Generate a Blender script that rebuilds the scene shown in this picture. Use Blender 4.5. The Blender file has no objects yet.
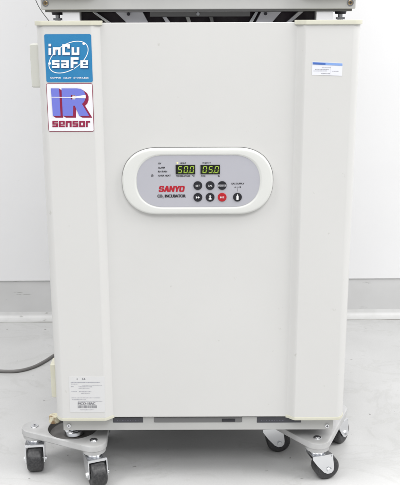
import bpy, bmesh, math, random
from math import radians as R, sin, cos, pi, tan
from mathutils import Vector, Matrix
random.seed(7)
S = bpy.context.scene
COL = S.collection

# ------------------------------------------------------------------ camera
F = 825.0; PITCH = R(15.22)
CAMP = Vector((0.0, -1.6336, 1.0048)); ROLL = R(-0.20); CX, CY = 199.3, 242.5
cd = bpy.data.cameras.new('camera'); cam = bpy.data.objects.new('camera', cd); COL.objects.link(cam)
cd.sensor_fit = 'HORIZONTAL'; cd.sensor_width = 36; cd.lens = 36 * F / 400; cd.clip_end = 100; cd.clip_start = .05
cd.shift_x = (200 - CX) / 400
MC = Matrix.Rotation(pi/2 - PITCH, 4, 'X') @ Matrix.Rotation(ROLL, 4, 'Z')
cam.matrix_world = Matrix.Translation(CAMP) @ MC
S.camera = cam
R3 = MC.to_3x3()

def P(px, py, Y):
    """point of the vertical plane y=Y that is seen at photo pixel px,py"""
    d = R3 @ Vector(((px - CX) / F, -(py - CY) / F, -1))
    t = (Y - CAMP.y) / d.y
    return CAMP + d * t

def PZ(px, py, Z):
    d = R3 @ Vector(((px - CX) / F, -(py - CY) / F, -1))
    return CAMP + d * ((Z - CAMP.z) / d.z)

# ------------------------------------------------------------------ materials
def mat(name, col, rough=.5, metal=0., emit=None, estr=0., noise=None, bump=None, spec=.5, coat=0.):
    m = bpy.data.materials.new(name); m.use_nodes = True
    nt = m.node_tree; b = nt.nodes['Principled BSDF']
    c = (*col, 1)
    b.inputs['Base Color'].default_value = c
    b.inputs['Roughness'].default_value = rough; b.inputs['Metallic'].default_value = metal
    b.inputs['Specular IOR Level'].default_value = spec
    b.inputs['Coat Weight'].default_value = coat
    if emit: b.inputs['Emission Color'].default_value = (*emit, 1); b.inputs['Emission Strength'].default_value = estr
    tc = nt.nodes.new('ShaderNodeTexCoord')
    if noise:                                   # (scale, second colour, lo, hi, detail)
        n = nt.nodes.new('ShaderNodeTexNoise'); n.inputs['Scale'].default_value = noise[0]; n.inputs['Detail'].default_value = noise[4] if len(noise) > 4 else 6
        nt.links.new(tc.outputs['Object'], n.inputs['Vector'])
        r = nt.nodes.new('ShaderNodeValToRGB'); r.color_ramp.elements[0].position = noise[2]; r.color_ramp.elements[1].position = noise[3]
        r.color_ramp.elements[0].color = c; r.color_ramp.elements[1].color = (*noise[1], 1)
        nt.links.new(n.outputs['Fac'], r.inputs['Fac']); nt.links.new(r.outputs['Color'], b.inputs['Base Color'])
    if bump:                                    # (scale, strength, distance)
        n = nt.nodes.new('ShaderNodeTexNoise'); n.inputs['Scale'].default_value = bump[0]; n.inputs['Detail'].default_value = 3
        nt.links.new(tc.outputs['Object'], n.inputs['Vector'])
        bp = nt.nodes.new('ShaderNodeBump'); bp.inputs['Strength'].default_value = bump[1]; bp.inputs['Distance'].default_value = bump[2]
        nt.links.new(n.outputs['Fac'], bp.inputs['Height']); nt.links.new(bp.outputs['Normal'], b.inputs['Normal'])
    return m

M = {}
M['paint'] = mat('cabinet_paint', (.607, .603, .588), .36, noise=(5, (.624, .620, .605), .3, .7), bump=(420, .10, .0006), coat=.15)
M['cream'] = mat('cream_plastic', (.62, .61, .51), .42, noise=(14, (.56, .545, .43), .45, .8))
M['oldcream'] = mat('yellowed_plastic', (.66, .62, .46), .45, noise=(95, (.24, .15, .07), .46, .62))
M['bezel'] = mat('bezel_plastic', (.66, .665, .64), .36, coat=.1)
M['grip'] = mat('hinge_plastic', (.58, .58, .53), .45)
M['face'] = mat('face_film', (.42, .42, .46), .36, noise=(8, (.44, .44, .48), .3, .7))
M['seam'] = mat('shadow_gap', (.17, .17, .17), .7)
M['strip'] = mat('strip_paint', (.44, .44, .43), .36, noise=(9, (.49, .49, .475), .3, .7))
M['dark'] = mat('dark_recess', (.035, .033, .045), .55)
M['navy'] = mat('navy_film', (.05, .05, .06), .4)
M['purple'] = mat('under_tray_dark', (.075, .055, .075), .5, noise=(35, (.16, .14, .16), .4, .7))
M['under'] = mat('under_metal', (.20, .20, .20), .45, metal=.3)
M['pan'] = mat('pan_shade_grey', (.16, .16, .165), .5, metal=.4)  # dark tone chosen to cut the bounce light under the cabinet
M['steel'] = mat('zinc_steel', (.80, .81, .83), .20, metal=1, noise=(25, (.74, .75, .77), .35, .7))
M['brass'] = mat('brass_screw', (.55, .40, .20), .3, metal=1)
M['alu'] = mat('cast_plate', (.55, .55, .55), .36, metal=.3, noise=(30, (.45, .45, .445), .4, .75), bump=(160, .12, .0008))
M['bowl'] = mat('cup_rubber', (.16, .155, .15), .55, noise=(30, (.10, .095, .09), .35, .65))
M['tyre'] = mat('tyre_rubber', (.024, .024, .026), .42, noise=(240, (.075, .075, .074), .42, .9, 9))
M['hub'] = mat('hub_plastic', (.03, .03, .033), .4)
M['black'] = mat('black_print', (.02, .02, .025), .5)
M['button'] = mat('button_dark', (.012, .012, .017), .35)
M['red'] = mat('button_red', (.42, .006, .014), .35)
M['logo_red'] = mat('logo_red', (.42, .004, .018), .45)
M['white'] = mat('white_print', (.85, .85, .86), .4)
M['greyband'] = mat('grey_print', (.50, .50, .53), .4)
M['lcd'] = mat('display_black', (.008, .010, .006), .2)
M['seg'] = mat('led_segment', (.1, .15, .02), .4, emit=(.42, .63, .06), estr=.72)
M['segoff'] = mat('led_unlit', (.022, .026, .012), .4)
M['led'] = mat('led_yellow', (.5, .45, .2), .4, emit=(.80, .70, .38), estr=.6)
M['blue'] = mat('sticker_blue', (.032, .205, .42), .3, noise=(25, (.038, .22, .44), .4, .7))
M['blueshade'] = mat('sticker_dark_blue', (.02, .10, .26), .35)
M['stickerwhite'] = mat('sticker_white', (.80, .79, .82), .3)
M['peri'] = mat('sticker_periwinkle', (.165, .19, .62), .35)
M['maroon'] = mat('sticker_maroon', (.27, .015, .06), .35)
M['paper'] = mat('paper_label', (.73, .74, .79), .5)
M['paper2'] = mat('clear_label', (.645, .645, .645), .3)
M['labelblue'] = mat('label_blue', (.22, .36, .70), .45)
M['labelnavy'] = mat('label_navy', (.06, .14, .45), .45)
M['ink'] = mat('faded_ink', (.36, .36, .40), .5)
M['ink2'] = mat('strong_ink', (.20, .20, .22), .5)
M['dimink'] = mat('dim_ink', (.12, .12, .15), .5)
M['cord'] = mat('cord_rubber', (.16, .155, .15), .5)
M['wire'] = mat('wire_black', (.05, .05, .05), .5)
M['block'] = mat('spacer_white', (.78, .78, .83), .5)

# ------------------------------------------------------------------ object helpers
def obj(name, bm, mats, parent=None, smooth=35, loc=None):
    me = bpy.data.meshes.new(name)
    bmesh.ops.remove_doubles(bm, verts=bm.verts, dist=1e-6) if False else None
    bm.to_mesh(me); bm.free()
    for m in (mats if isinstance(mats, (list, tuple)) else [mats]): me.materials.append(m)
    if smooth:
        for p in me.polygons: p.use_smooth = True
        me.set_sharp_from_angle(angle=R(smooth))
    o = bpy.data.objects.new(name, me); COL.objects.link(o)
    if smooth:
        wn = o.modifiers.new('weighted', 'WEIGHTED_NORMAL'); wn.keep_sharp = True; wn.weight = 100
    if parent: o.parent = parent
    if loc: o.location = loc
    return o

def thing(name, label, cat, loc=(0, 0, 0), group=None):
    o = bpy.data.objects.new(name, None); COL.objects.link(o); o.location = loc; o.empty_display_size = .05
    o['label'] = label; o['category'] = cat
    if group: o['group'] = group
    return o

def tag(o, label, cat, group=None):
    o['label'] = label; o['category'] = cat
    if group: o['group'] = group
    return o

def add_box(bm, x0, x1, y0, y1, z0, z1, bev=0, seg=2, mi=0):
    t = bmesh.new()
    bmesh.ops.create_cube(t, size=1)
    for v in t.verts:
        v.co = Vector((x0 + (v.co.x + .5) * (x1 - x0), y0 + (v.co.y + .5) * (y1 - y0), z0 + (v.co.z + .5) * (z1 - z0)))
    if bev: bmesh.ops.bevel(t, geom=t.edges[:], offset=bev, segments=seg, affect='EDGES', profile=.5)
    for f in t.faces: f.material_index = mi
    merge(bm, t); return bm

def merge(bm, t, mtx=None):
    if mtx is not None: t.transform(mtx)
    me = bpy.data.meshes.new('tmp'); t.to_mesh(me); t.free(); bm.from_mesh(me); bpy.data.meshes.remove(me)

def box(*a, **k): return add_box(bmesh.new(), *a, **k)

def add_cyl(bm, p0, p1, r0, r1=None, n=32, mi=0, bev=0):
    r1 = r0 if r1 is None else r1
    p0, p1 = Vector(p0), Vector(p1); d = p1 - p0
    t = bmesh.new()
    bmesh.ops.create_cone(t, cap_ends=True, segments=n, radius1=r0, radius2=r1, depth=d.length)
    if bev:
        es = [e for e in t.edges if any(len(f.verts) > 4 for f in e.link_faces)]
        bmesh.ops.bevel(t, geom=es, offset=bev, segments=3, affect='EDGES', profile=.5)
    for f in t.faces: f.material_index = mi
    q = Vector((0, 0, 1)).rotation_difference(d.normalized()).to_matrix().to_4x4()
    merge(bm, t, Matrix.Translation((p0 + p1) / 2) @ q); return bm

def add_poly(bm, pts, y, mi=0, th=0):
    """flat polygon in x,z at depth y, facing -y"""
    vs = [bm.verts.new((p[0], y, p[1])) for p in pts]
    f = bm.faces.new(vs); f.normal_update()
    if f.normal.y > 0: f.normal_flip()
    f.material_index = mi
    return f

def add_prism(bm, pts, y0, y1, mi=0, bev=0):
    """polygon (x,z) extruded from y0 (front) to y1"""
    t = bmesh.new()
    f = t.faces.new([t.verts.new((p[0], y0, p[1])) for p in pts]); f.normal_update()
    if f.normal.y > 0: f.normal_flip()
    r = bmesh.ops.extrude_face_region(t, geom=[f])
    vs = [g for g in r['geom'] if isinstance(g, bmesh.types.BMVert)]
    # extruded copy becomes the back
    for v in vs: v.co.y = y1
    bmesh.ops.recalc_face_normals(t, faces=t.faces)
    if bev:
        es = [e for e in t.edges if all(abs(v.co.y - y0) < 1e-7 for v in e.verts)]
        bmesh.ops.bevel(t, geom=es, offset=bev, segments=3, affect='EDGES', profile=.5)
    for f in t.faces: f.material_index = mi
    merge(bm, t); return bm

def rrect(x0, z0, x1, z1, r, n=8):
    out = []
    for cx, cz, a0 in ((x1 - r, z1 - r, 0), (x0 + r, z1 - r, 90), (x0 + r, z0 + r, 180), (x1 - r, z0 + r, 270)):
        for i in range(n + 1):
            a = R(a0 + 90 * i / n); out.append((cx + r * cos(a), cz + r * sin(a)))
    return out

def curve2d(loops):
    """filled mesh (z=0) of outlines with holes"""
    cu = bpy.data.curves.new('tmp', 'CURVE'); cu.dimensions = '2D'; cu.fill_mode = 'FRONT'
    for lp in loops:
        sp = cu.splines.new('POLY'); sp.points.add(len(lp) - 1)
        for p, q in zip(sp.points, lp): p.co = (q[0], q[1], 0, 1)
        sp.use_cyclic_u = True
    return eval_curve(cu)

def eval_curve(cu):
    o = bpy.data.objects.new('tmp', cu); COL.objects.link(o)
    dg = bpy.context.evaluated_depsgraph_get(); dg.update()
    me = bpy.data.meshes.new_from_object(o.evaluated_get(dg))
    bpy.data.objects.remove(o); bpy.data.curves.remove(cu)
    return me

def add_flat(bm, me, fn, mi=0):
    """adds mesh me (x,y plane) mapped by fn(x,y)->Vector, faces kept towards -y"""
    t = bmesh.new(); t.from_mesh(me); bpy.data.meshes.remove(me)
    for v in t.verts: v.co = fn(v.co.x, v.co.y)
    t.normal_update()
    for f in t.faces:
        if f.normal.y > 0: f.normal_flip()
        f.material_index = mi
    merge(bm, t)

def add_loops(bm, loops, fn, mi=0): add_flat(bm, curve2d(loops), fn, mi)

def text_me(s, off=0., shear=0.):
    cu = bpy.data.curves.new('tmp', 'FONT'); cu.body = s; cu.size = 1; cu.fill_mode = 'FRONT'; cu.offset = off; cu.shear = shear; cu.resolution_u = 3
    return eval_curve(cu)

def add_text(bm, s, x0, x1, y0, y1, fn, mi=0, off=0., shear=0.):
    """text fitted into the pixel box x0..x1, y0 (top)..y1 (bottom); fn maps pixels to points"""
    me = text_me(s, off, shear)
    xs = [v.co.x for v in me.vertices]; ys = [v.co.y for v in me.vertices]
    a, b, c, d = min(xs), max(xs), min(ys), max(ys)
    add_flat(bm, me, lambda x, y: fn(x0 + (x - a) / (b - a) * (x1 - x0), y1 + (y - c) / (d - c) * (y0 - y1)), mi)

def sheet(Y): return lambda px, py: P(px, py, Y)

def add_tube(bm, pts, r, n=10, mi=0):
    pts = [Vector(p) for p in pts]
    # Catmull-Rom
    q = []
    for i in range(len(pts) - 1):
        p0 = pts[max(i-1, 0)]; p1 = pts[i]; p2 = pts[i+1]; p3 = pts[min(i+2, len(pts)-1)]
        for k in range(8):
            t = k / 8
            q.append(.5 * ((2*p1) + (p2-p0)*t + (2*p0-5*p1+4*p2-p3)*t*t + (3*p1-p0-3*p2+p3)*t**3))
    q.append(pts[-1])
    rings = []
    for i, p in enumerate(q):
        d = (q[min(i+1, len(q)-1)] - q[max(i-1, 0)]).normalized()
        u = d.cross(Vector((0, 0, 1)));  u = u.normalized() if u.length > 1e-4 else Vector((1, 0, 0))
        w = u.cross(d)
        rings.append([bm.verts.new(p + r * (cos(2*pi*k/n) * u + sin(2*pi*k/n) * w)) for k in range(n)])
    for a, b in zip(rings, rings[1:]):
        for k in range(n): bm.faces.new((a[k], a[(k+1) % n], b[(k+1) % n], b[k])).material_index = mi
    bm.faces.new(rings[0][::-1]); bm.faces.new(rings[-1])
    bmesh.ops.recalc_face_normals(bm, faces=bm.faces)
    return bm

def add_screw(bm, c, r, d=.003, mi=0, mdark=None):
    """cross-head screw facing -y"""
    x, y, z = c
    add_cyl(bm, (x, y, z), (x, y - d, z), r, r * .82, 20, mi)
    if mdark is not None:
        k = r * .55; w = r * .14
        add_box(bm, x-k, x+k, y-d-.0002, y-d+.001, z-w, z+w, mi=mdark)
        add_box(bm, x-w, x+w, y-d-.0004, y-d+.001, z-k, z+k, mi=mdark)

# ------------------------------------------------------------------ setting
def smudges(m, lo, hi, scale):
    nt = m.node_tree; b = nt.nodes['Principled BSDF']; tc = nt.nodes.new('ShaderNodeTexCoord')
    n = nt.nodes.new('ShaderNodeTexNoise'); n.inputs['Scale'].default_value = scale; n.inputs['Detail'].default_value = 6; n.inputs['Distortion'].default_value = .6
    r = nt.nodes.new('ShaderNodeMapRange'); r.inputs['From Min'].default_value = .2; r.inputs['From Max'].default_value = .8; r.inputs['To Min'].default_value = lo; r.inputs['To Max'].default_value = hi
    nt.links.new(tc.outputs['Object'], n.inputs['Vector']); nt.links.new(n.outputs['Fac'], r.inputs['Value']); nt.links.new(r.outputs['Result'], b.inputs['Roughness'])
smudges(M['paint'], .34, .42, 4); smudges(M['blue'], .15, .35, 20); smudges(M['steel'], .17, .24, 30); smudges(M['alu'], .28, .48, 25); smudges(M['lcd'], .08, .2, 40)
def floor_mat():
    m = bpy.data.materials.new('vinyl_floor'); m.use_nodes = True; nt = m.node_tree; b = nt.nodes['Principled BSDF']
    L = nt.links.new; N = nt.nodes.new
    tc = N('ShaderNodeTexCoord')
    def noise(scale, detail, rough=.55, dist=0., vec=None):
        n = N('ShaderNodeTexNoise'); n.inputs['Scale'].default_value = scale; n.inputs['Detail'].default_value = detail
        n.inputs['Roughness'].default_value = rough; n.inputs['Distortion'].default_value = dist
        L(vec or tc.outputs['Object'], n.inputs['Vector']); return n
    def ramp(src, stops):
        r = N('ShaderNodeValToRGB')
        r.color_ramp.elements[0].position = stops[0][0]; r.color_ramp.elements[0].color = (*stops[0][1], 1)
        r.color_ramp.elements[1].position = stops[-1][0]; r.color_ramp.elements[1].color = (*stops[-1][1], 1)
        for p, c in stops[1:-1]:
            e = r.color_ramp.elements.new(p); e.color = (*c, 1)
        L(src, r.inputs['Fac']); return r
    def mul(a, bb, fac=1.):
        x = N('ShaderNodeMix'); x.data_type = 'RGBA'; x.blend_type = 'MULTIPLY'; x.inputs['Factor'].default_value = fac
        L(a, x.inputs['A']); L(bb, x.inputs['B']); return x.outputs['Result']
    base = ramp(noise(3.2, 7, .6).outputs['Fac'], [(.32, (.50, .50, .494)), (.62, (.565, .565, .56))])
    mp = N('ShaderNodeMapping'); mp.inputs['Rotation'].default_value = (0, 0, R(-38)); mp.inputs['Scale'].default_value = (2.2, 4, 1)
    L(tc.outputs['Object'], mp.inputs['Vector'])
    smear = ramp(noise(1.9, 5, .6, 1.2, mp.outputs['Vector']).outputs['Fac'], [(.50, (1, 1, 1)), (.545, (.92, .92, .912)), (.57, (.985, .985, .985))])
    speck = ramp(noise(55, 2, .4).outputs['Fac'], [(.735, (1, 1, 1)), (.77, (.42, .41, .40))])
    fine = ramp(noise(260, 2).outputs['Fac'], [(.3, (.95, .95, .95)), (.7, (1, 1, 1))])
    c = mul(mul(mul(base.outputs['Color'], smear.outputs['Color'], .9), speck.outputs['Color'], .8), fine.outputs['Color'])
    L(c, b.inputs['Base Color'])
    rr = N('ShaderNodeMapRange'); rr.inputs['To Min'].default_value = .28; rr.inputs['To Max'].default_value = .46
    L(noise(6, 4).outputs['Fac'], rr.inputs['Value']); L(rr.outputs['Result'], b.inputs['Roughness'])
    bp = N('ShaderNodeBump'); bp.inputs['Strength'].default_value = .05; bp.inputs['Distance'].default_value = .002
    L(noise(60, 3).outputs['Fac'], bp.inputs['Height']); L(bp.outputs['Normal'], b.inputs['Normal'])
    return m

fl = obj('floor', box(-4, 4, -4, 1.6, -.08, 0), floor_mat(), smooth=0); fl['kind'] = 'structure'
wallm = mat('wall_paint', (.785, .785, .79), .55, noise=(2.2, (.815, .815, .82), .3, .7), bump=(180, .06, .001))
def scuffs(m, sc, lo, dark, seed):
    nt = m.node_tree; b = nt.nodes['Principled BSDF']; src = b.inputs['Base Color'].links[0].from_socket
    tc = nt.nodes.new('ShaderNodeTexCoord'); mp = nt.nodes.new('ShaderNodeMapping'); mp.inputs['Scale'].default_value = sc; mp.inputs['Location'].default_value = (seed, 0, seed)
    n = nt.nodes.new('ShaderNodeTexNoise'); n.inputs['Scale'].default_value = 1; n.inputs['Detail'].default_value = 5; n.inputs['Roughness'].default_value = .6
    r = nt.nodes.new('ShaderNodeValToRGB'); r.color_ramp.elements[0].position = lo; r.color_ramp.elements[1].position = lo + .05
    r.color_ramp.elements[0].color = (1, 1, 1, 1); r.color_ramp.elements[1].color = (dark, dark, dark * .97, 1)
    x = nt.nodes.new('ShaderNodeMix'); x.data_type = 'RGBA'; x.blend_type = 'MULTIPLY'; x.inputs['Factor'].default_value = 1
    L = nt.links.new; L(tc.outputs['Object'], mp.inputs['Vector']); L(mp.outputs['Vector'], n.inputs['Vector']); L(n.outputs['Fac'], r.inputs['Fac'])
    L(src, x.inputs['A']); L(r.outputs['Color'], x.inputs['B']); L(x.outputs['Result'], b.inputs['Base Color'])
skirtm = mat('skirting_vinyl', (.57, .57, .565), .5, noise=(7, (.63, .63, .63), .3, .75))
covem = mat('cove_vinyl', (.62, .62, .615), .4, noise=(22, (.55, .55, .54), .45, .8))
scuffs(M['paint'], (48, 48, 48), .70, .84, 4.4); scuffs(skirtm, (9, 9, 75), .66, .55, 3.1); scuffs(covem, (16, 30, 60), .64, .6, 1.3); scuffs(M['alu'], (60, 60, 60), .70, .7, 2); scuffs(wallm, (14, 14, 22), .69, .88, 5)
YW = 1.066
WROT = R(.6)
def at_wall(o):
    o.rotation_euler.z = WROT; o.location = (0, YW, 0); o['kind'] = 'structure'; return o
at_wall(obj('wall', box(-5, 5, 0, .3, .137, 3.2, bev=.003), wallm))
at_wall(obj('skirting', box(-5, 5, .006, .3, .021, .136), skirtm, smooth=0))
bm = bmesh.new()                                # coved toe strip
prof = [(.0058, .024)] + [(.0045 - .022 + .022 * cos(R(a)), .0225 - .022 * sin(R(a))) for a in range(8, 89, 8)] + [(-.0275, .0006), (-.031, -.002), (.01, -.002)]
for (a, b_) in zip(prof, prof[1:] + prof[:1]):
    bm.faces.new([bm.verts.new(v) for v in ((-5, *a), (5, *a), (5, *b_), (-5, *b_))])
bmesh.ops.remove_doubles(bm, verts=bm.verts, dist=1e-6)
bmesh.ops.recalc_face_normals(bm, faces=bm.faces)
at_wall(obj('cove', bm, covem, smooth=50))
bm = box(-5, 5, -.0365, -.0325, -.002, .0012)
at_wall(obj('floor_seam', bm, mat('seam_dark', (.30, .295, .28), .7, noise=(18, (.52, .52, .50), .4, .65)), smooth=0))  # mottled dark line where the cove meets the floor

# ------------------------------------------------------------------ lower incubator
inc = thing('incubator', 'lower cream white incubator on caster bases with green digits lit on its control panel', 'incubator', (0, .35, .10))
INV = Vector((0, -.35, -.10))
def part(name, bm, mats, parent=inc, smooth=35, label=None):
    o = obj(name, bm, mats, None, smooth); 
    o.parent = parent
    # geometry is written in world coordinates: take the thing's base off
    if parent.type == 'EMPTY': o.data.transform(Matrix.Translation(-parent.location))
    else:
        q = parent
        while q.parent: q = q.parent
        o.data.transform(Matrix.Translation(-q.location))
    if label: o['label'] = label
    return o

ZB, ZT = .1602, .9965          # door
zc0, zc1 = .1580, 1.0004        # with end caps
YP = .013                      # centre panel face
cabinet = part('cabinet', box(-.306, .306, .062, .68, .1290, .9905, bev=.006), M['paint'])
bm = box(-.199, .199, YP, .050, ZB, ZT, bev=.0020)
door = part('door_panel', bm, M['paint'])
# gasket between door and cabinet
part('door_gasket', box(-.297, .297, .050, .062, .178, .978), M['dark'], door)

HX = .3150
def col_profile(s, grow=0., n=9):
    """x,y outline of a door column, s=-1 left, +1 right"""
    p = []
    xi0, xi1 = .1885, .2075
    for i in range(n + 1):                      # soft S ramp from panel to face
        t = i / n; e = t * t * (3 - 2 * t)
        p.append((xi0 + (xi1 - xi0) * t, YP + .0003 - (YP + .0003) * e))
    rx, ry = .019, .030                         # outer rounding
    for i in range(11):
        a = R(90 * i / 10)
        p.append((HX - rx + rx * sin(a), ry - ry * cos(a)))
    p += [(HX, .0495), (.1885, .0495)]
    if grow:
        p = [(x - (grow if x < .2 and y < .03 else 0) + (grow if x > .29 else 0), y - (grow if y < .035 else 0)) for x, y in p]
    return [(s * x, y) for x, y in p]

def extr(bm, prof, z0, z1, mi=0, bev=0):
    t = bmesh.new()
    f = t.faces.new([t.verts.new((x, y, z0)) for x, y in prof])
    r = bmesh.ops.extrude_face_region(t, geom=[f])
    for g in r['geom']:
        if isinstance(g, bmesh.types.BMVert): g.co.z = z1
    bmesh.ops.recalc_face_normals(t, faces=t.faces)
    if bev:
        es = [e for e in t.edges if abs(e.verts[0].co.z - e.verts[1].co.z) < 1e-6]
        bmesh.ops.bevel(t, geom=es, offset=bev, segments=2, affect='EDGES', profile=.5, clamp_overlap=True)
    for f in t.faces: f.material_index = mi
    merge(bm, t); return bm

for s in (-1, 1):
    c = part('door_column', extr(bmesh.new(), col_profile(s), zc0 + .0075, zc1 - .0085), M['paint'], smooth=25,
             label='rounded door column carrying the two square stickers' if s < 0 else 'rounded door column carrying the small white paper label')
    part('end_cap', extr(bmesh.new(), col_profile(s, .0030), zc1 - .0085, zc1, bev=.0012), M['cream'], c, 25)
    part('end_cap', extr(bmesh.new(), col_profile(s, .0006), zc0, zc0 + .0075, bev=.0012), M['cream'], c, 25)

# hinge covers on the door's left side
def hinge(py0, py1, px0, px1, m):
    a = P(px0, py0, .03); b = P(px1, py1, .03)
    part('hinge_cover', add_prism(bmesh.new(), rrect(a.x, b.z, -.3062, a.z, .004), .024, .060, bev=.003), m, cabinet)
hinge(43.7, 87.5, 29.8, 36, M['grip']); hinge(363, 396.5, 50.2, 56, M['cream'])

q = P(54.3, 418.5, .075)
part('hinge_stub', add_cyl(bmesh.new(), (q.x, .075, q.z - .008), (q.x, .075, q.z + .009), .0125, .0115, 32, bev=.002), M['oldcream'], cabinet)
part('base_shade_pan', box(-.300, .300, .0625, .67, .1245, .1288), M['pan'], cabinet)  # unseen dark sheet, added to deepen the shade on the floor below
# base strip
ZS0, ZS1, YS = .1240, .1555, .022
bm = bmesh.new()
a = P(154, 417.3, YS); b = P(242, 421.8, YS)
add_box(bm, P(63.3, 425, YS).x, P(333, 425, YS).x, YS, .0615, ZS0, ZS1, bev=.0012)
base = part('base_strip', bm, M['strip'])
bm = bmesh.new()
add_prism(bm, rrect(a.x, b.z, b.x, ZS1 - .0004, .002, 3), YS - .0012, YS + .004, mi=0)
part('vent_slot', bm, M['seam'], base)
c0 = P(222, 418.5, YS); c1 = P(235, 421, YS)
part('latch', box(c0.x, c1.x, YS - .003, YS + .002, c1.z, c0.z, bev=.0006), M['black'], base)
for x0, x1 in ((113, 143), (257, 301)):
    a = P(x0, 417.5, YS); b = P(x1, 422.2, YS)
    bm = add_prism(bmesh.new(), [(a.x, b.z), (b.x, b.z), (b.x, ZS1 - .0003), (a.x, ZS1 - .0003)], YS - .0010, YS + .002)
    fn = sheet(YS - .0014)
    for k in range(9):
        px = x0 + 4 + k * 2.6; w = random.uniform(.6, 1.6)
        add_poly(bm, [(fn(px, 420.6).x, fn(px, 420.9).z), (fn(px + w, 420.6).x, fn(px, 420.9).z), (fn(px + w, 420.6).x, fn(px, 420.1).z), (fn(px, 420.6).x, fn(px, 420.1).z)], YS - .0014, 1)
    part('rating_strip', bm, [M['navy'], M['dimink']], base)
for px, py in ((69, 425.3), (327, 425.5)):
    q = P(px, py, YS); bm = bmesh.new(); add_screw(bm, (q.x, YS, q.z), .0052, .003, 0, 1)
    part('screw', bm, [M['steel'], M['dark']], base)

# levelling feet that sit in the cups of the caster bases
_c = PZ(73.5, 426.5, .099)
CUPS = [(_c.x, _c.y), (.258, .118)]
for x, y in CUPS:
    bm = bmesh.new()
    add_cyl(bm, (x, y, .100), (x, y, .124), .008, n=20)
    add_cyl(bm, (x, y, .0835), (x, y, .093), .024, .019, n=32, bev=.002)
    add_cyl(bm, (x, y, .094), (x, y, .101), .0125, n=6)
    part('levelling_foot', bm, M['steel'])

# ---- control panel (raised oval on the door)
pc = P(197.4, 181.6, YP - .008)
dxp = (P(260, 181.6, YP - .008).x - P(135, 181.6, YP - .008).x) / 125
dzp = (P(197, 150, YP - .008).z - P(197, 213, YP - .008).z) / 63
def CP(Y): return lambda px, py: Vector((pc.x + (px - 197.4) * dxp, Y, pc.z - (py - 181.6) * dzp))
def oval(x0, y0, x1, y1, rx, ry, n=14, p=2.25):
    f = CP(0); out = []
    for cx, cy, a0 in ((x1 - rx, y0 + ry, 0), (x0 + rx, y0 + ry, 90), (x0 + rx, y1 - ry, 180), (x1 - rx, y1 - ry, 270)):
        for i in range(n + 1):
            a = R(a0 + 90 * i / n); ca, sa = cos(a), sin(a)
            q = f(cx + rx * math.copysign(abs(ca) ** (2 / p), ca), cy - ry * math.copysign(abs(sa) ** (2 / p), sa)); out.append((q.x, q.z))
    return out
def ringed(bm, loops, mis):
    """stack of (outline, y) lofted; last one closed"""
    rs = [[bm.verts.new((x, y, z)) for x, z in lp] for lp, y in loops]
    for a, b, mi in zip(rs, rs[1:], mis):
        n = len(a)
        for k in range(n): bm.faces.new((a[k], a[(k+1) % n], b[(k+1) % n], b[k])).material_index = mi
    f = bm.faces.new(rs[-1]); f.material_index = mis[-1]
    bmesh.ops.recalc_face_normals(bm, faces=bm.faces)
    for f in bm.faces:
        pass
    return bm
bm = bmesh.new()
E = lambda d: oval(122 + d, 148.6 + d, 273 - d, 214.8 - d, 36 - d, 33 - d)
I_ = lambda d: oval(136.6 - d, 155.6 - d * .7, 260 + d, 207.2 + d * .7, 27 + d, 25.8 + d * .7)
ringed(bm, [(E(0), YP + .001), (E(0), YP - .001), (E(.05), YP - .0065), (E(.7), YP - .0090), (E(2.2), YP - .0102), (I_(2.6), YP - .0102), (I_(1.0), YP - .0095), (I_(0), YP - .0078)], [0] * 8)
panel = part('control_panel', bm, M['bezel'], smooth=50)
part('panel_seam', ringed(bmesh.new(), [(E(-.55), YP - .0001), (E(-.55), YP - .0008), (E(.3), YP - .0008)], [0] * 3), M['seam'], panel)
part('face_plate', ringed(bmesh.new(), [(I_(-.1), YP - .0070), (I_(-.15), YP - .0083)], [0] * 2), M['face'], panel)
YF = YP - .0083
# lettering on the face plate
bm = bmesh.new(); fn = CP(YF - .0003)
def T(s, x0, x1, yc, h, mi=0, off=.008):
    b_ = bmesh.new()
    for k, (ox, oy) in enumerate(((0, 0), (.05 * h, .02 * h), (-.05 * h, -.02 * h)) + (((.09 * h, 0), (-.09 * h, 0)) if h > 2 else ())):
        add_text(b_, s, x0 + ox, x1 + ox, yc - h / 2 + oy, yc + h / 2 + oy, CP(YF - .0003 - .00005 * k), mi, 0)
    part('caption', b_, M['black'], panel, 0)
T('UV', 158.6, 161.4, 163.5, 1.7); T('ALARM', 158.4, 165, 167.6, 1.7); T('RH PAN', 158.4, 167.2, 171.5, 1.7); T('OVER HEAT', 158.4, 170.8, 175.5, 1.7)
T('HEAT', 180.2, 186.2, 163.2, 1.6); T('INJECT', 202.6, 211.0, 163.2, 1.6)
T('TEMPERATURE', 176.2, 190.2, 176.1, 1.6); T('°C', 192.2, 194.8, 176.0, 1.6); T('CO₂' if False else 'CO2', 200.9, 205.4, 176.1, 1.6); T('%', 217.8, 219.6, 176.1, 1.6)
T('CO', 157.4, 162.0, 195.9, 3.0, 0, .012); T('2', 162.3, 163.3, 197.2, 1.7, 0, .01); T('INCUBATOR', 164.8, 185.4, 195.9, 3.0, 0, .012)
T('GAS SUPPLY', 231.2, 244.2, 183.7, 1.7); T('A', 234.6, 235.8, 187.2, 1.5); T('B', 239.8, 241, 187.2, 1.5)
for px0, px1, py0, py1 in ((236.6, 239, 187.0, 187.4), (237.6, 237.9, 188.3, 191.6)):
    a = fn(px0, py0); b = fn(px1, py1); add_poly(bm, [(a.x, a.z), (b.x, a.z), (b.x, b.z), (a.x, b.z)], a.y)
def ring_loops(px, py, r, ri, n=20):
    return [[(px + r * cos(2*pi*k/n), py + r * sin(2*pi*k/n)) for k in range(n)], [(px + ri * cos(2*pi*k/n), py + ri * sin(2*pi*k/n)) for k in range(n)]]
part('supply_arrow', bm, M['black'], panel, 0); bm = bmesh.new()
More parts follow.
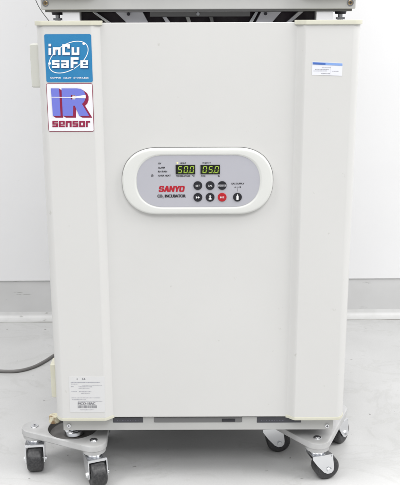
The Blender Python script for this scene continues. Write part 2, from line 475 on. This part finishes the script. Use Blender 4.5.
add_loops(bm, ring_loops(152.4, 175.5, 1.25, .85), fn)
add_loops(bm, [ring_loops(152.4, 175.5, .45, .2)[0]], fn)
part('alarm_symbol', bm, M['black'], panel, 0)
# maker's red word
bm = bmesh.new()
G = {  # heavy extended capitals, box 0..1
 'S': [[(.98,.70),(.98,.86),(.86,1),(.13,1),(.0,.86),(.0,.55),(.13,.41),(.66,.41),(.70,.37),(.70,.24),(.66,.2),(.30,.2),(.28,.30),(0,.30),(0,.14),(.13,0),(.86,0),(1,.14),(1,.46),(.87,.60),(.33,.60),(.28,.64),(.28,.76),(.33,.8),(.66,.8),(.70,.70)]],
 'A': [[(0,0),(.30,0),(.37,.22),(.63,.22),(.70,0),(1,0),(.66,1),(.34,1)], [(.42,.40),(.50,.74),(.58,.40)]],
 'N': [[(0,0),(.25,0),(.25,.62),(.70,0),(1,0),(1,1),(.75,1),(.75,.38),(.30,1),(0,1)]],
 'Y': [[(.36,0),(.64,0),(.64,.40),(1,1),(.69,1),(.50,.63),(.31,1),(0,1),(.36,.40)]],
 'O': [[(.14,0),(.86,0),(1,.16),(1,.84),(.86,1),(.14,1),(0,.84),(0,.16)], [(.28,.27),(.28,.73),(.33,.79),(.67,.79),(.72,.73),(.72,.27),(.67,.21),(.33,.21)]]}
x = 158.6
for ch, w, gap in (('S', 4.7, .35), ('A', 5.1, .3), ('N', 4.8, .25), ('Y', 5.0, .0), ('O', 4.7, 0)):
    for k, ox in enumerate((0, -.22, .22)):
        add_loops(bm, [[(x + ox + (p[0] + .19 * p[1]) * w, 191.7 - p[1] * 5.8) for p in lp] for lp in G[ch]], CP(YF - .0003 - .00005 * k))
    x += w + gap
part('maker_lettering', bm, M['logo_red'], panel, 0)
# displays
SEG = {'a': [(.12,1),(.88,1),(.74,.88),(.26,.88)], 'd': [(.26,.12),(.74,.12),(.88,0),(.12,0)], 'g': [(.26,.56),(.74,.56),(.84,.5),(.74,.44),(.26,.44),(.16,.5)],
       'f': [(.06,.96),(.24,.84),(.24,.60),(.10,.53),(.06,.56)], 'b': [(.94,.96),(.76,.84),(.76,.60),(.90,.53),(.94,.56)],
       'e': [(.06,.04),(.24,.16),(.24,.40),(.10,.47),(.06,.44)], 'c': [(.94,.04),(.76,.16),(.76,.40),(.90,.47),(.94,.44)]}
DIG = {'0': 'abcdef', '5': 'afgcd'}
for x0, txt in ((175.8, '500'), (200.5, '050')):
    bm = bmesh.new()
    a = CP(0)(x0, 165.0); b = CP(0)(x0 + 19.4, 174.2)
    add_prism(bm, [(a.x, b.z), (b.x, b.z), (b.x, a.z), (a.x, a.z)], YF - .0010, YF + .0008)
    fd = CP(YF - .0013); xx = x0 + 1.6
    for k, ch in enumerate(txt):
        for sname, pts in SEG.items():
            lit = sname in DIG[ch]
            add_poly(bm, [tuple(fd(xx + p[0] * 4.5 + p[1] * .9, 173.0 - p[1] * 6.8)[i] for i in (0, 2)) for p in pts], YF - .0013, 1 if lit else 2)
        xx += 5.85 if k != 1 else 5.95
    q = x0 + 12.75
    add_poly(bm, [(fd(q, 0).x, fd(0, 173.2).z), (fd(q + .85, 0).x, fd(0, 173.2).z), (fd(q + .85, 0).x, fd(0, 172.3).z), (fd(q, 0).x, fd(0, 172.3).z)], YF - .0013, 1)
    part('display', bm, [M['lcd'], M['seg'], M['segoff']], panel, 0)
q = CP(YF)(177.6, 163.0)
part('indicator_lamp', add_cyl(bmesh.new(), (q.x, YF + .001, q.z), (q.x, YF - .001, q.z), .0019, n=16), M['led'], panel)
# buttons
def button(px, py, icon, m):
    q = CP(YF)(px, py); r = 4.45 * dxp
    bm = bmesh.new()
    add_cyl(bm, (q.x, YF + .001, q.z), (q.x, YF - .0016, q.z), r, r, 40, bev=.0006)
    fi = CP(YF - .0020)
    if icon == 'ff':
        for d in (-1.9, .1): add_loops(bm, [[(px + d, py - 1.3), (px + d + 1.9, py), (px + d, py + 1.3)]], fi, 1)
    elif icon == 'up':
        add_loops(bm, [[(px, py - 2.4), (px + 1.3, py - .9), (px - 1.3, py - .9)]], fi, 1)
        add_loops(bm, [[(px - .55, py - .6), (px + .55, py - .6), (px + .55, py + .9), (px + 1.4, py + .9), (px + 1.4, py + 2.2), (px - 1.4, py + 2.2), (px - 1.4, py + .9), (px - .55, py + .9)]], fi, 1)
    elif icon == 'bottle':
        add_loops(bm, [[(px - .5, py - 2.9), (px + .5, py - 2.9), (px + .5, py - 1.9), (px + 1.05, py - 1.2), (px + 1.05, py + 2.5), (px - 1.05, py + 2.5), (px - 1.05, py - 1.2), (px - .5, py - 1.9)]], fi, 1)
    elif icon == 'ENTER':
        add_loops(bm, [[(px - 4.1, py - .95), (px + 4.1, py - .95), (px + 4.1, py + .95), (px - 4.1, py + .95)]], CP(YF - .0018), 3)
        add_text(bm, icon, px - 3.5, px + 3.5, py - .75, py + .75, CP(YF - .0022), 2, .004)
    else:
        w = 2.1 if len(icon) == 3 else 2.4
        add_text(bm, icon, px - w, px + w, py - .85, py + .85, fi, 1, .014)
    part('button', bm, [m, M['white'], M['black'], M['greyband']], panel, 30, label='red push button' if m is M['red'] else None)
for px, py, ic, m in ((197.8, 185.5, 'SET', M['button']), (210.1, 185.5, 'CAL', M['button']), (222.2, 185.5, 'ENTER', M['button']),
                      (197.8, 197.3, 'ff', M['button']), (210.1, 197.3, 'up', M['button']), (222.2, 197.3, 'BUZ', M['red']), (237.6, 197.3, 'bottle', M['button'])):
    button(px, py, ic, m)

# ---- stickers on the left column
def sticker(x0, y0, x1, y1, r, Y=0.):
    """true rectangle whose middle lines match the pixel box"""
    ym = (y0 + y1) / 2; xm = (x0 + x1) / 2
    a = P(x0, ym, Y).x; b = P(x1, ym, Y).x; t = P(xm, y0, Y).z; u = P(xm, y1, Y).z
    return lambda d=0: rrect(a + d, u + d, b - d, t - d, max(r - d, .0003), 6)
bl = sticker(45.3, 34.2, 92.0, 82.3, .0035)
st = part('sticker', add_prism(bmesh.new(), bl(), -.0006, .0004), M['blue'], smooth=0, label='square blue sticker with white lettering and a thin orbit line')
Q = lambda X, Y_: (40 + X / 6.667, 35 + Y_ / 6.667)
RG = {
 'i': (1.25, [(0,0,1.25,3.3),(0,4.0,1.25,5.2)]),
 'n': (3.7, [(0,0,1.25,3.6),(1.25,2.5,3.7,3.6),(2.45,0,3.7,2.5)]),
 'C': (3.7, [(0,0,1.3,5),(1.3,0,3.7,1.2),(1.3,3.8,3.7,5),(2.5,3.0,3.7,3.8)]),
 'u': (3.7, [(0,0,1.25,3.6),(1.25,0,2.45,1.1),(2.45,0,3.7,3.6)]),
 's': (3.5, [(0,0,3.5,.95),(2.3,.95,3.5,1.4),(0,1.4,3.5,2.25),(0,2.25,1.2,2.7),(0,2.7,3.5,3.65)]),
 'a': (3.6, [(0,2.7,3.6,3.6),(2.4,0,3.6,2.7),(0,0,2.4,.8),(0,.8,1.1,1.45),(0,1.45,2.4,2.15)]),
 'F': (3.7, [(0,0,1.3,5),(1.3,3.8,3.7,5),(1.3,1.8,3.2,2.9)]),
 'e': (3.6, [(0,0,3.6,.9),(0,.9,1.15,3.6),(1.15,2.75,3.6,3.6),(2.5,1.35,3.6,2.75),(1.15,1.35,2.5,2.0)]),
 'o': (3.6, [(0,0,3.6,1),(0,1,1.2,2.6),(2.4,1,3.6,2.6),(0,2.6,3.6,3.6)]),
 'r': (2.6, [(0,0,1.2,3.6),(1.2,2.6,2.6,3.6)])}
def block_word(bm, s, X0, X1, Yb, unit, y, mi, q, sp=.85):
    """blocky letters; Yb baseline, unit height scale (zoomed px), fitted to X0..X1"""
    tot = sum(RG[c][0] for c in s) + sp * (len(s) - 1); k = (X1 - X0) / tot; x = 0
    for c in s:
        for (a, b, c2, d) in RG[c][1]:
            pts = [q(X0 + (x + u) * k, Yb - v * unit) for u, v in ((a, b), (c2, b), (c2, d), (a, d))]
            add_poly(bm, [tuple(P(px, py, y)[i] for i in (0, 2)) for px, py in pts], y, mi)
        x += RG[c][0] + sp
bm = bmesh.new()
for dx, dy, y, mi in ((4, 6, -.0010, 1), (0, 0, -.0016, 0)):
    block_word(bm, 'inCu', 57 + dx, 262 + dx, 134 + dy, 14.4, y, mi, Q)
    block_word(bm, 'saFe', 80 + dx, 320 + dx, 221 + dy, 14.4, y, mi, Q)
# orbit
n = 64; o_, i2 = [], []
for k in range(n):
    a = 2 * pi * k / n
    for lst, e in ((o_, 2.6), (i2, -2.6)):
        X, Y_ = (146 + e) * cos(a), (84 + e) * sin(a); c, s_ = cos(R(-33)), sin(R(-33))
        lst.append(Q(190 + X * c - Y_ * s_, 148 + X * s_ + Y_ * c))
add_loops(bm, [o_, i2], sheet(-.0008))
for X, Y_ in ((292, 58), (64, 190)):
    add_loops(bm, [[Q(X + 9 * cos(2*pi*k/16), Y_ + 9 * sin(2*pi*k/16)) for k in range(16)]], sheet(-.00085))
x0, y0 = Q(68, 281); x1, y1 = Q(325, 291)
for s_, a, b in (('COPPER', 68, 140), ('ALLOY', 154, 210), ('STAINLESS', 224, 324)):
    add_text(bm, s_, Q(a, 0)[0], Q(b, 0)[0], y0, y1, sheet(-.0013), 0, .016)
part('sticker_print', bm, [M['white'], M['blueshade']], st, 0)

Q2 = lambda X, Y_: (40 + X / 6.667, 80 + Y_ / 6.667)
wl = sticker(47.4, 83.5, 93.4, 131.6, .0035)
bm = add_prism(bmesh.new(), wl(), -.0006, .0004, mi=0)
add_poly(bm, wl(.0010), -.0009, 1)
st2 = part('sticker', bm, [M['maroon'], M['stickerwhite']], smooth=0, label='square white sticker with maroon border and big violet letters')
bm = bmesh.new()
I_l = [(72, 56), (127, 56), (137, 240), (86, 240)]
Rl = [(143, 56), (246, 56), (272, 60), (293, 76), (303, 98), (303, 122), (294, 146), (280, 160), (328, 240), (262, 240), (232, 172), (222, 172), (219, 240), (152, 240)]
Rh = [(206, 100), (232, 100), (240, 108), (240, 122), (232, 130), (206, 130)]
m2 = lambda lp, dx=0, dy=0: [Q2(X + dx, Y_ + dy) for X, Y_ in lp]
for k in range(7):                              # the letters' maroon block shadow, stepped
    d = 2 + k * 3
    y = -.00130 + k * .00005
    add_loops(bm, [m2(I_l, d * .9, d * .62)], sheet(y), 1); add_loops(bm, [m2(Rl, d * 1.05, d * .62), m2(Rh, d * .5, d * .2)], sheet(y), 1)
add_loops(bm, [m2(I_l)], sheet(-.0016), 0); add_loops(bm, [m2(Rl), m2(Rh)], sheet(-.0016), 0)
add_loops(bm, [m2([(74, 113), (206, 115), (304, 99), (306, 122), (206, 120), (74, 117)])], sheet(-.0019), 2)
block_word(bm, 'sensor', 82, 334, 314, 11.3, -.0014, 1, Q2, .5)
part('sticker_print', bm, [M['peri'], M['maroon'], M['stickerwhite']], st2, 0)

# ---- paper labels
def lines(bm, rows, y, mi):
    """illegible small print: runs of ink dashes. rows: (x0,x1,yc,h)"""
    for x0, x1, yc, h in rows:
        x = x0
        while x < x1 - .3:
            w = min(random.uniform(.35, 1.5), x1 - x); hh = h * random.uniform(.55, 1)
            pts = [P(px, py, y) for px, py in ((x, yc + hh/2), (x + w, yc + hh/2), (x + w, yc - hh/2), (x, yc - hh/2))]
            add_poly(bm, [(p.x, p.z) for p in pts], y, mi); x += w + random.uniform(.18, .4)
def quad(bm, pxs, y, mi): add_poly(bm, [(P(a, b, y).x, P(a, b, y).z) for a, b in pxs], y, mi)
bm = bmesh.new(); c4 = [(312.2, 61.8), (342.6, 63.2), (342.0, 75.9), (311.9, 74.9)]
add_prism(bm, [(P(a, b, 0).x, P(a, b, 0).z) for a, b in c4], -.0005, .0004, 0)
quad(bm, [(312.6, 62.1), (342.5, 63.5), (342.4, 65.9), (312.6, 64.6)], -.0008, 1)
quad(bm, [(313.2, 62.5), (325.5, 63.1), (325.4, 64.8), (313.2, 64.3)], -.0011, 2)
quad(bm, [(330.3, 66.6), (330.45, 66.6), (330.2, 74.4), (330.05, 74.4)], -.0008, 3)
lines(bm, [(322, 331, 67.3, .7), (315, 329, 69.6, .8), (313.5, 327, 71.0, .6), (321, 330, 73.5, .9), (332, 339, 71.4, .7)], -.0008, 3)
part('paper_label', bm, [M['paper'], M['labelblue'], M['labelnavy'], M['ink']], smooth=0, label='small white paper label with a blue heading')
bm = bmesh.new(); c4 = [(68.8, 376.6), (104.5, 376.6), (105.0, 412), (70.2, 412)]
add_prism(bm, [(P(a, b, 0).x, P(a, b, 0).z) for a, b in c4], -.0004, .0004, 0)
lines(bm, [(70.8, 100, 382.4, .75), (71, 78, 384.0, .5), (82, 102, 385.2, .4), (71, 74, 386.5, .6), (78.5, 92, 386.7, .7), (78.5, 89.5, 388.2, .7),
           (71.4, 77, 391.5, .6), (79, 91.5, 391.6, .7), (81, 90, 393.3, .7), (71.6, 100.5, 397.8, .6), (72, 86, 399.6, .6), (78, 102.5, 401.2, .5)], -.0007, 1)
for xa, xb in ((76.6, 77.6), (82.2, 83.2), (83.4, 85.4)): quad(bm, [(xa, 379.6), (xb, 379.6), ((xa+xb)/2 + .2, 378.0), ((xa+xb)/2 - .2, 378.0)], -.0007, 2)
add_text(bm, 'MCO-18AC', 78.0, 95.2, 402.2, 404.6, sheet(-.0007), 2, 0)
add_text(bm, 'MCO-18AC', 78.2, 95.4, 402.2, 404.6, sheet(-.00075), 2, 0)
add_text(bm, 'MCO-18AC', 77.8, 95.0, 402.25, 404.65, sheet(-.0008), 2, 0)
x = 77.8
while x < 96.4:
    w = random.choice((.22, .22, .4, .6)); quad(bm, [(x, 408.0), (x + w, 408.0), (x + w, 405.3), (x, 405.3)], -.0007, 2); x += w + random.choice((.22, .3, .45))
lines(bm, [(80, 94, 409.7, .6)], -.0007, 1)
part('serial_label', bm, [M['paper2'], M['ink'], M['ink2']], smooth=0, label='pale serial label with faded print and a barcode')

# ------------------------------------------------------------------ caster bases
def hull_outline(stems, rr, ctr, N):
    """outline of the rounded triangle sampled by rays from ctr"""
    out = []
    def sd(p):                                   # distance to triangle (negative inside)
        d = 1e9; inside = True; sgn = None
        for i in range(3):
            a, b = stems[i], stems[(i+1) % 3]
            e = (b[0]-a[0], b[1]-a[1]); w = (p[0]-a[0], p[1]-a[1])
            t = max(0, min(1, (e[0]*w[0]+e[1]*w[1]) / (e[0]**2+e[1]**2)))
            d = min(d, math.hypot(w[0]-e[0]*t, w[1]-e[1]*t))
            c = e[0]*w[1]-e[1]*w[0]
            if sgn is None: sgn = c > 0
            elif (c > 0) != sgn: inside = False
        return -d if inside else d
    for k in range(N):
        a = 2 * pi * k / N; lo, hi = 0, .4
        for _ in range(40):
            m_ = (lo + hi) / 2
            if sd((ctr[0] + m_ * cos(a), ctr[1] + m_ * sin(a))) < rr: lo = m_
            else: hi = m_
        out.append((ctr[0] + lo * cos(a), ctr[1] + lo * sin(a)))
    return out

ZP0, ZP1, ZBOSS = .0830, .0990, .0745
def XY(px, py):
    q = PZ(px, py, ZP1); return (q.x, q.y)
def caster_base(label, stems, dirs, ctr, rcup, root_loc):
    root = thing('caster_base', label, 'caster base', (*root_loc, 0), 'caster bases under the front corners of the incubator')
    N = 180
    def ring(bm, rr, z): return [bm.verts.new((x, y, z)) for x, y in hull_outline(stems, rr, ctr, N)]
    def circ(bm, r, z): return [bm.verts.new((ctr[0] + r * cos(2*pi*k/N), ctr[1] + r * sin(2*pi*k/N), z)) for k in range(N)]
    bm = bmesh.new()
    rr = .0295
    rings = [circ(bm, rcup * .8, ZBOSS + .004), circ(bm, rcup * .97, ZBOSS + .006), circ(bm, rcup * 1.03, ZP0), ring(bm, rr - .003, ZP0), ring(bm, rr, ZP0 + .003), ring(bm, rr, ZP1 - .005), ring(bm, rr - .0014, ZP1 - .0015), ring(bm, rr - .005, ZP1),
             circ(bm, rcup + .002, ZP1), circ(bm, rcup, ZP1 - .0015)]
    for a, b in zip(rings, rings[1:]):
        for k in range(N): bm.faces.new((a[k], a[(k+1) % N], b[(k+1) % N], b[k]))
    bmesh.ops.recalc_face_normals(bm, faces=bm.faces)
    for x, y in stems: add_cyl(bm, (x, y, ZBOSS), (x, y, ZP0 + .003), .0265, .0275, 40, bev=.0015)
    plate = part('plate', bm, M['alu'], root, 40)
    bm = bmesh.new()
    rs = [circ(bm, rcup - .0005, ZP1 - .0018), circ(bm, rcup * .93, ZBOSS + .012), circ(bm, rcup * .8, ZBOSS + .0085), circ(bm, rcup * .3, ZBOSS + .008), circ(bm, .001, ZBOSS + .008)]
    for a, b in zip(rs, rs[1:]):
        for k in range(N): bm.faces.new((a[k], a[(k+1) % N], b[(k+1) % N], b[k]))
    bmesh.ops.recalc_face_normals(bm, faces=bm.faces)
    for f in bm.faces:
        pass
    bm.normal_update()
    part('cup', bm, M['bowl'], plate, 40)
    for (x, y), ang in zip(stems, dirs):
        b_ = bmesh.new()
        add_cyl(b_, (x, y, ZP1 - .002), (x, y, ZP1 + .0018), .0105, .0088, 32, bev=.0008)
        add_cyl(b_, (x, y, ZP1), (x, y, ZP1 + .0030), .0056, .0048, 6)
        add_cyl(b_, (x, y, ZP1 + .0028), (x, y, ZP1 + .0032), .0026, .0026, 12, mi=1)
        part('bolt', b_, [M['steel'], M['dark']], root)
        # caster: trail direction ang
        c, s_ = cos(ang), sin(ang)
        mt = Matrix.Translation((x, y, 0)) @ Matrix.Rotation(ang, 4, 'Z')   # local x = trail, y = axle
        wr, hw, tr = .0285, .0175, .021
        f = bmesh.new()
        add_cyl(f, (0, 0, .0680), (0, 0, ZBOSS + .001), .0185, .0195, 32, bev=.001)
        add_cyl(f, (0, 0, .0655), (0, 0, .0682), .0165, .0165, 32)
        t = bmesh.new()                            # fork: crown + two cheeks
        yo = hw + .0045; th = .0024
        add_box(t, -.019, .026, -yo, yo, .0632, .0658, bev=.0008)
        add_box(t, .0240, .0268, -yo, yo, .0590, .0650, bev=.0007)
        for sy in (-1, 1):
            u = bmesh.new()
            prof = [(-.019, .0645), (.0290, .0645), (.0335, .032), (.0325, .024), (.0275, .0185), (.0185, .0175), (.0095, .0225), (-.006, .040), (-.0185, .0575)]
            fc = u.faces.new([u.verts.new((px, sy * yo, pz)) for px, pz in prof])
            r = bmesh.ops.extrude_face_region(u, geom=[fc])
            for g in r['geom']:
                if isinstance(g, bmesh.types.BMVert): g.co.y = sy * (yo - th)
            bmesh.ops.recalc_face_normals(u, faces=u.faces)
            bmesh.ops.bevel(u, geom=[e for e in u.edges if abs(e.verts[0].co.y - e.verts[1].co.y) < 1e-6], offset=.0005, segments=2, affect='EDGES')
            merge(t, u)
        merge(f, t)
        f.transform(mt)
        fork = part('caster', f, M['steel'], root)
        w = bmesh.new()                            # wheel, lathe round local y
        prof = [(.007, hw), (.020, hw), (.0235, hw + .0003), (wr - .0022, hw - .0015), (wr - .0004, hw - .004), (wr, hw - .009), (wr, 0)]
        prof = prof + [(r_, -y_) for r_, y_ in prof[-2::-1]]
        n = 48; rs = []
        for r_, y_ in prof: rs.append([w.verts.new((tr + r_ * cos(2*pi*k/n), y_, wr + r_ * sin(2*pi*k/n))) for k in range(n)])
        for j, (a, b) in enumerate(zip(rs, rs[1:])):
            for k in range(n):
                fc = w.faces.new((a[k], a[(k+1) % n], b[(k+1) % n], b[k])); fc.material_index = 1 if j in (0, len(prof) - 2) else 0
        w.faces.new(rs[0]).material_index = 1; w.faces.new(rs[-1][::-1]).material_index = 1
        bmesh.ops.recalc_face_normals(w, faces=w.faces)
        w.transform(mt); part('wheel', w, [M['tyre'], M['hub']], fork, 40)
        ax = bmesh.new()
        add_cyl(ax, (tr, -yo - .0035, wr), (tr, yo + .0035, wr), .0035, n=16)
        for sy in (-1, 1): add_cyl(ax, (tr, sy * (yo + .0002), wr), (tr, sy * (yo + .0042), wr), .0062, .0052, 6 if sy < 0 else 20)
        ax.transform(mt); part('axle', ax, M['steel'], fork)
    return root
caster_base('grey three-wheeled caster base under the sticker side of the incubator', [XY(34.6, 426), XY(93.6, 440.2), (-.242, .190)], [R(-84), R(-68), R(95)], CUPS[0], .0575, CUPS[0])
caster_base('grey three-wheeled caster base under the incubator corner away from the power cord', [XY(317.4, 437.6), (.166, .155), (.326, .180)], [R(16), R(6), R(54)], CUPS[1], .046, CUPS[1])

# ------------------------------------------------------------------ upper incubator
ZU = 1.0210
up = thing('incubator', 'upper pale grey incubator stacked on top, only its bottom strip and feet in view', 'incubator', (0, .35, .9905))
bm = box(-.306, .306, .062, .68, ZU + .012, 1.90, bev=.006)
part('cabinet', bm, M['paint'], up)
dz = 1.0535 - zc0
part('door_panel', box(-.199, .199, YP, .062, ZB + dz, ZT + dz, bev=.0020), M['paint'], up)
for s in (-1, 1):
    c = part('door_column', extr(bmesh.new(), col_profile(s), zc0 + .0075 + dz, zc1 - .0085 + dz), M['paint'], up, 25)
    part('end_cap', extr(bmesh.new(), col_profile(s, .0020), zc0 + dz, zc0 + .0075 + dz, bev=.0012), M['cream'], c, 25)
    part('end_cap', extr(bmesh.new(), col_profile(s, .0030), zc1 - .0085 + dz, zc1 + dz, bev=.0012), M['cream'], c, 25)
ub = part('base_strip', box(-.3045, .3035, YS, .0615, ZU, 1.0515, bev=.0018), M['strip'], up)
part('bottom_lip', box(-.298, .298, .030, .67, ZU - .0045, ZU + .0115, bev=.001), M['under'], up)
for px, py in ((45.6, 3.2), (350.3, 2.8)):
    q = P(px, py, YS); bm = bmesh.new()
    add_cyl(bm, (q.x, YS, q.z), (q.x, YS - .0012, q.z), .0066, n=24, mi=2)
    add_screw(bm, (q.x, YS - .001, q.z), .0045, .003, 0, 1)
    part('screw', bm, [M['brass'], M['dark'], M['steel']], ub)
zu = ZU - .0045
for px in (57.5, 340.5):
    q = P(px, 14, .075); bm = bmesh.new(); x = q.x; y = .075
    add_cyl(bm, (x, y, .9905), (x, y, .9957), .0135, .0115, 28, bev=.001)
    add_cyl(bm, (x, y, .9957), (x, y, 1.0010), .0060, n=20)
    add_cyl(bm, (x, y, 1.0013), (x, y, 1.0055), .0095, n=6)
    add_cyl(bm, (x, y, 1.0055), (x, y, zu), .0048, n=20)
    add_cyl(bm, (x, y, zu - .005), (x, y, zu + .001), .0105, .012, 24, mi=1)
    part('levelling_foot', bm, [M['steel'], M['dark']], up)
a = P(77, 15, .075); b = P(319, 15, .075)
tray = part('under_tray', box(a.x, b.x, .075, .66, .9935, zu, bev=.002), M['purple'], up)
f0 = .062
for bot, top, half, m in (((108, 113), (93, 97), 0, 'steel'), ((128, 149), (116, 143), 0, 'block'), ((166.5, 171.5), (162.5, 166.5), 1, 'block'), ((188, 191.5), (185.5, 189.5), 1, 'strip'),
                          ((211, 214), (209, 213), 1, 'under'), ((248, 252), (255, 258), 0, 'steel'), ((255, 271), (261, 281), 0, 'block'), ((285, 290), (298, 303), 0, 'block')):
    bm = bmesh.new(); lo, hi = .9937, (.9937 * .42 + zu * .58 if half else zu - .0003)
    p = lambda px: P(px, 15, f0).x
    add_prism(bm, [(p(bot[0]), lo), (p(bot[1]), lo), (p(top[1]), hi), (p(top[0]), hi)], f0 - .008, f0 + .008, bev=.0006)
    part('brace', bm, M[m], tray)
a_ = P(150, 15, .05).x; b_ = P(250, 15, .05).x
part('apron', box(a_, b_, .050, .053, zu - .0090, zu + .001), M['under'], tray)
for px in (128.5, 198, 265.5):
    q = P(px, 12, .052); part('bolt', add_cyl(bmesh.new(), (q.x, .056 if px != 198 else .051, zu - .004), (q.x, .046, zu - .004), .0032, n=12), M['dark' if px != 198 else 'steel'], tray)
# white spacer blocks standing between the two machines
for (x0, x1), lab in (((62.5, 79.5), 'white spacer block between the incubators above the blue sticker'), ((316.5, 333), 'white spacer block between the incubators above the small paper label')):
    a = P(x0, 15, .031); b = P(x1, 15, .031)
    o = obj('spacer_block', add_box(bmesh.new(), a.x, b.x, .031, .06, .9905 , zu - .0002, bev=.0008), M['block'])
    o.data.transform(Matrix.Translation((-(a.x + b.x) / 2, -.045, -.9905))); o.location = ((a.x + b.x) / 2, .045, .9905)
    tag(o, lab, 'spacer', 'spacer blocks between the stacked incubators')

# ------------------------------------------------------------------ cables
bm = bmesh.new()
pts = [PZ(px, py, .0048) for px, py in ((-70, 366), (-30, 368.5), (0, 371), (18, 370.8), (33, 367.0), (44, 361.6), (54, 355.2), (64, 349.5), (85, 343))]
add_tube(bm, pts, .0047, 12)
o = obj('power_cord', bm, M['cord'], smooth=60); tag(o, 'dark grey power cord curving across the floor behind the incubator', 'power cord')
bm = bmesh.new()
add_tube(bm, [P(27, -22, .13), P(34, -4, .13), P(39.5, 8, .13), P(47, 18.5, .13), P(52, 24, .14), P(56, 27, .20)], .0007, 8)
o = obj('thin_wire', bm, M['wire'], smooth=60); tag(o, 'thin black wire hanging beside the foot of the upper incubator', 'wire')

# ------------------------------------------------------------------ light (ceiling lamps of a white room)
w = bpy.data.worlds.new('World'); S.world = w; w.use_nodes = True
nt = w.node_tree; bg = nt.nodes['Background']; bg.inputs['Strength'].default_value = 1.0
tc = nt.nodes.new('ShaderNodeTexCoord'); sx = nt.nodes.new('ShaderNodeSeparateXYZ'); rp = nt.nodes.new('ShaderNodeValToRGB')
nt.links.new(tc.outputs['Generated'], sx.inputs[0]); nt.links.new(sx.outputs['Z'], rp.inputs['Fac']); nt.links.new(rp.outputs['Color'], bg.inputs['Color'])
rp.color_ramp.elements[0].position = .0; rp.color_ramp.elements[0].color = (.165, .168, .172, 1)      # room walls
rp.color_ramp.elements[1].position = .55; rp.color_ramp.elements[1].color = (.80, .81, .83, 1)     # ceiling
def area(name, loc, target, sx, sy, e, col=(1, 1, 1)):
    l = bpy.data.lights.new(name, 'AREA'); l.shape = 'RECTANGLE'; l.size = sx; l.size_y = sy; l.energy = e; l.color = col
    o = bpy.data.objects.new(name, l); COL.objects.link(o); o.location = loc
    o.rotation_euler = (Vector(target) - Vector(loc)).to_track_quat('-Z', 'Y').to_euler()
area('ceiling_lamp', (2.5, -.9, 3.0), (1.7, -.6, 0), 1.4, 3.2, 110, (1, .99, .98))
area('ceiling_lamp', (-1.9, -1.0, 3.5), (-1.6, -.7, 0), 1.2, 3.0, 80, (1, .99, .98))
area('ceiling_lamp', (.4, -3.0, 3.5), (.3, -1.0, .4), 2.4, 1.2, 70, (1, 1, 1))
S.view_settings.view_transform = 'Standard'; S.view_settings.look = 'None'; S.view_settings.gamma = 1
S.view_settings.exposure = -0.01
S.cycles.max_bounces = 8
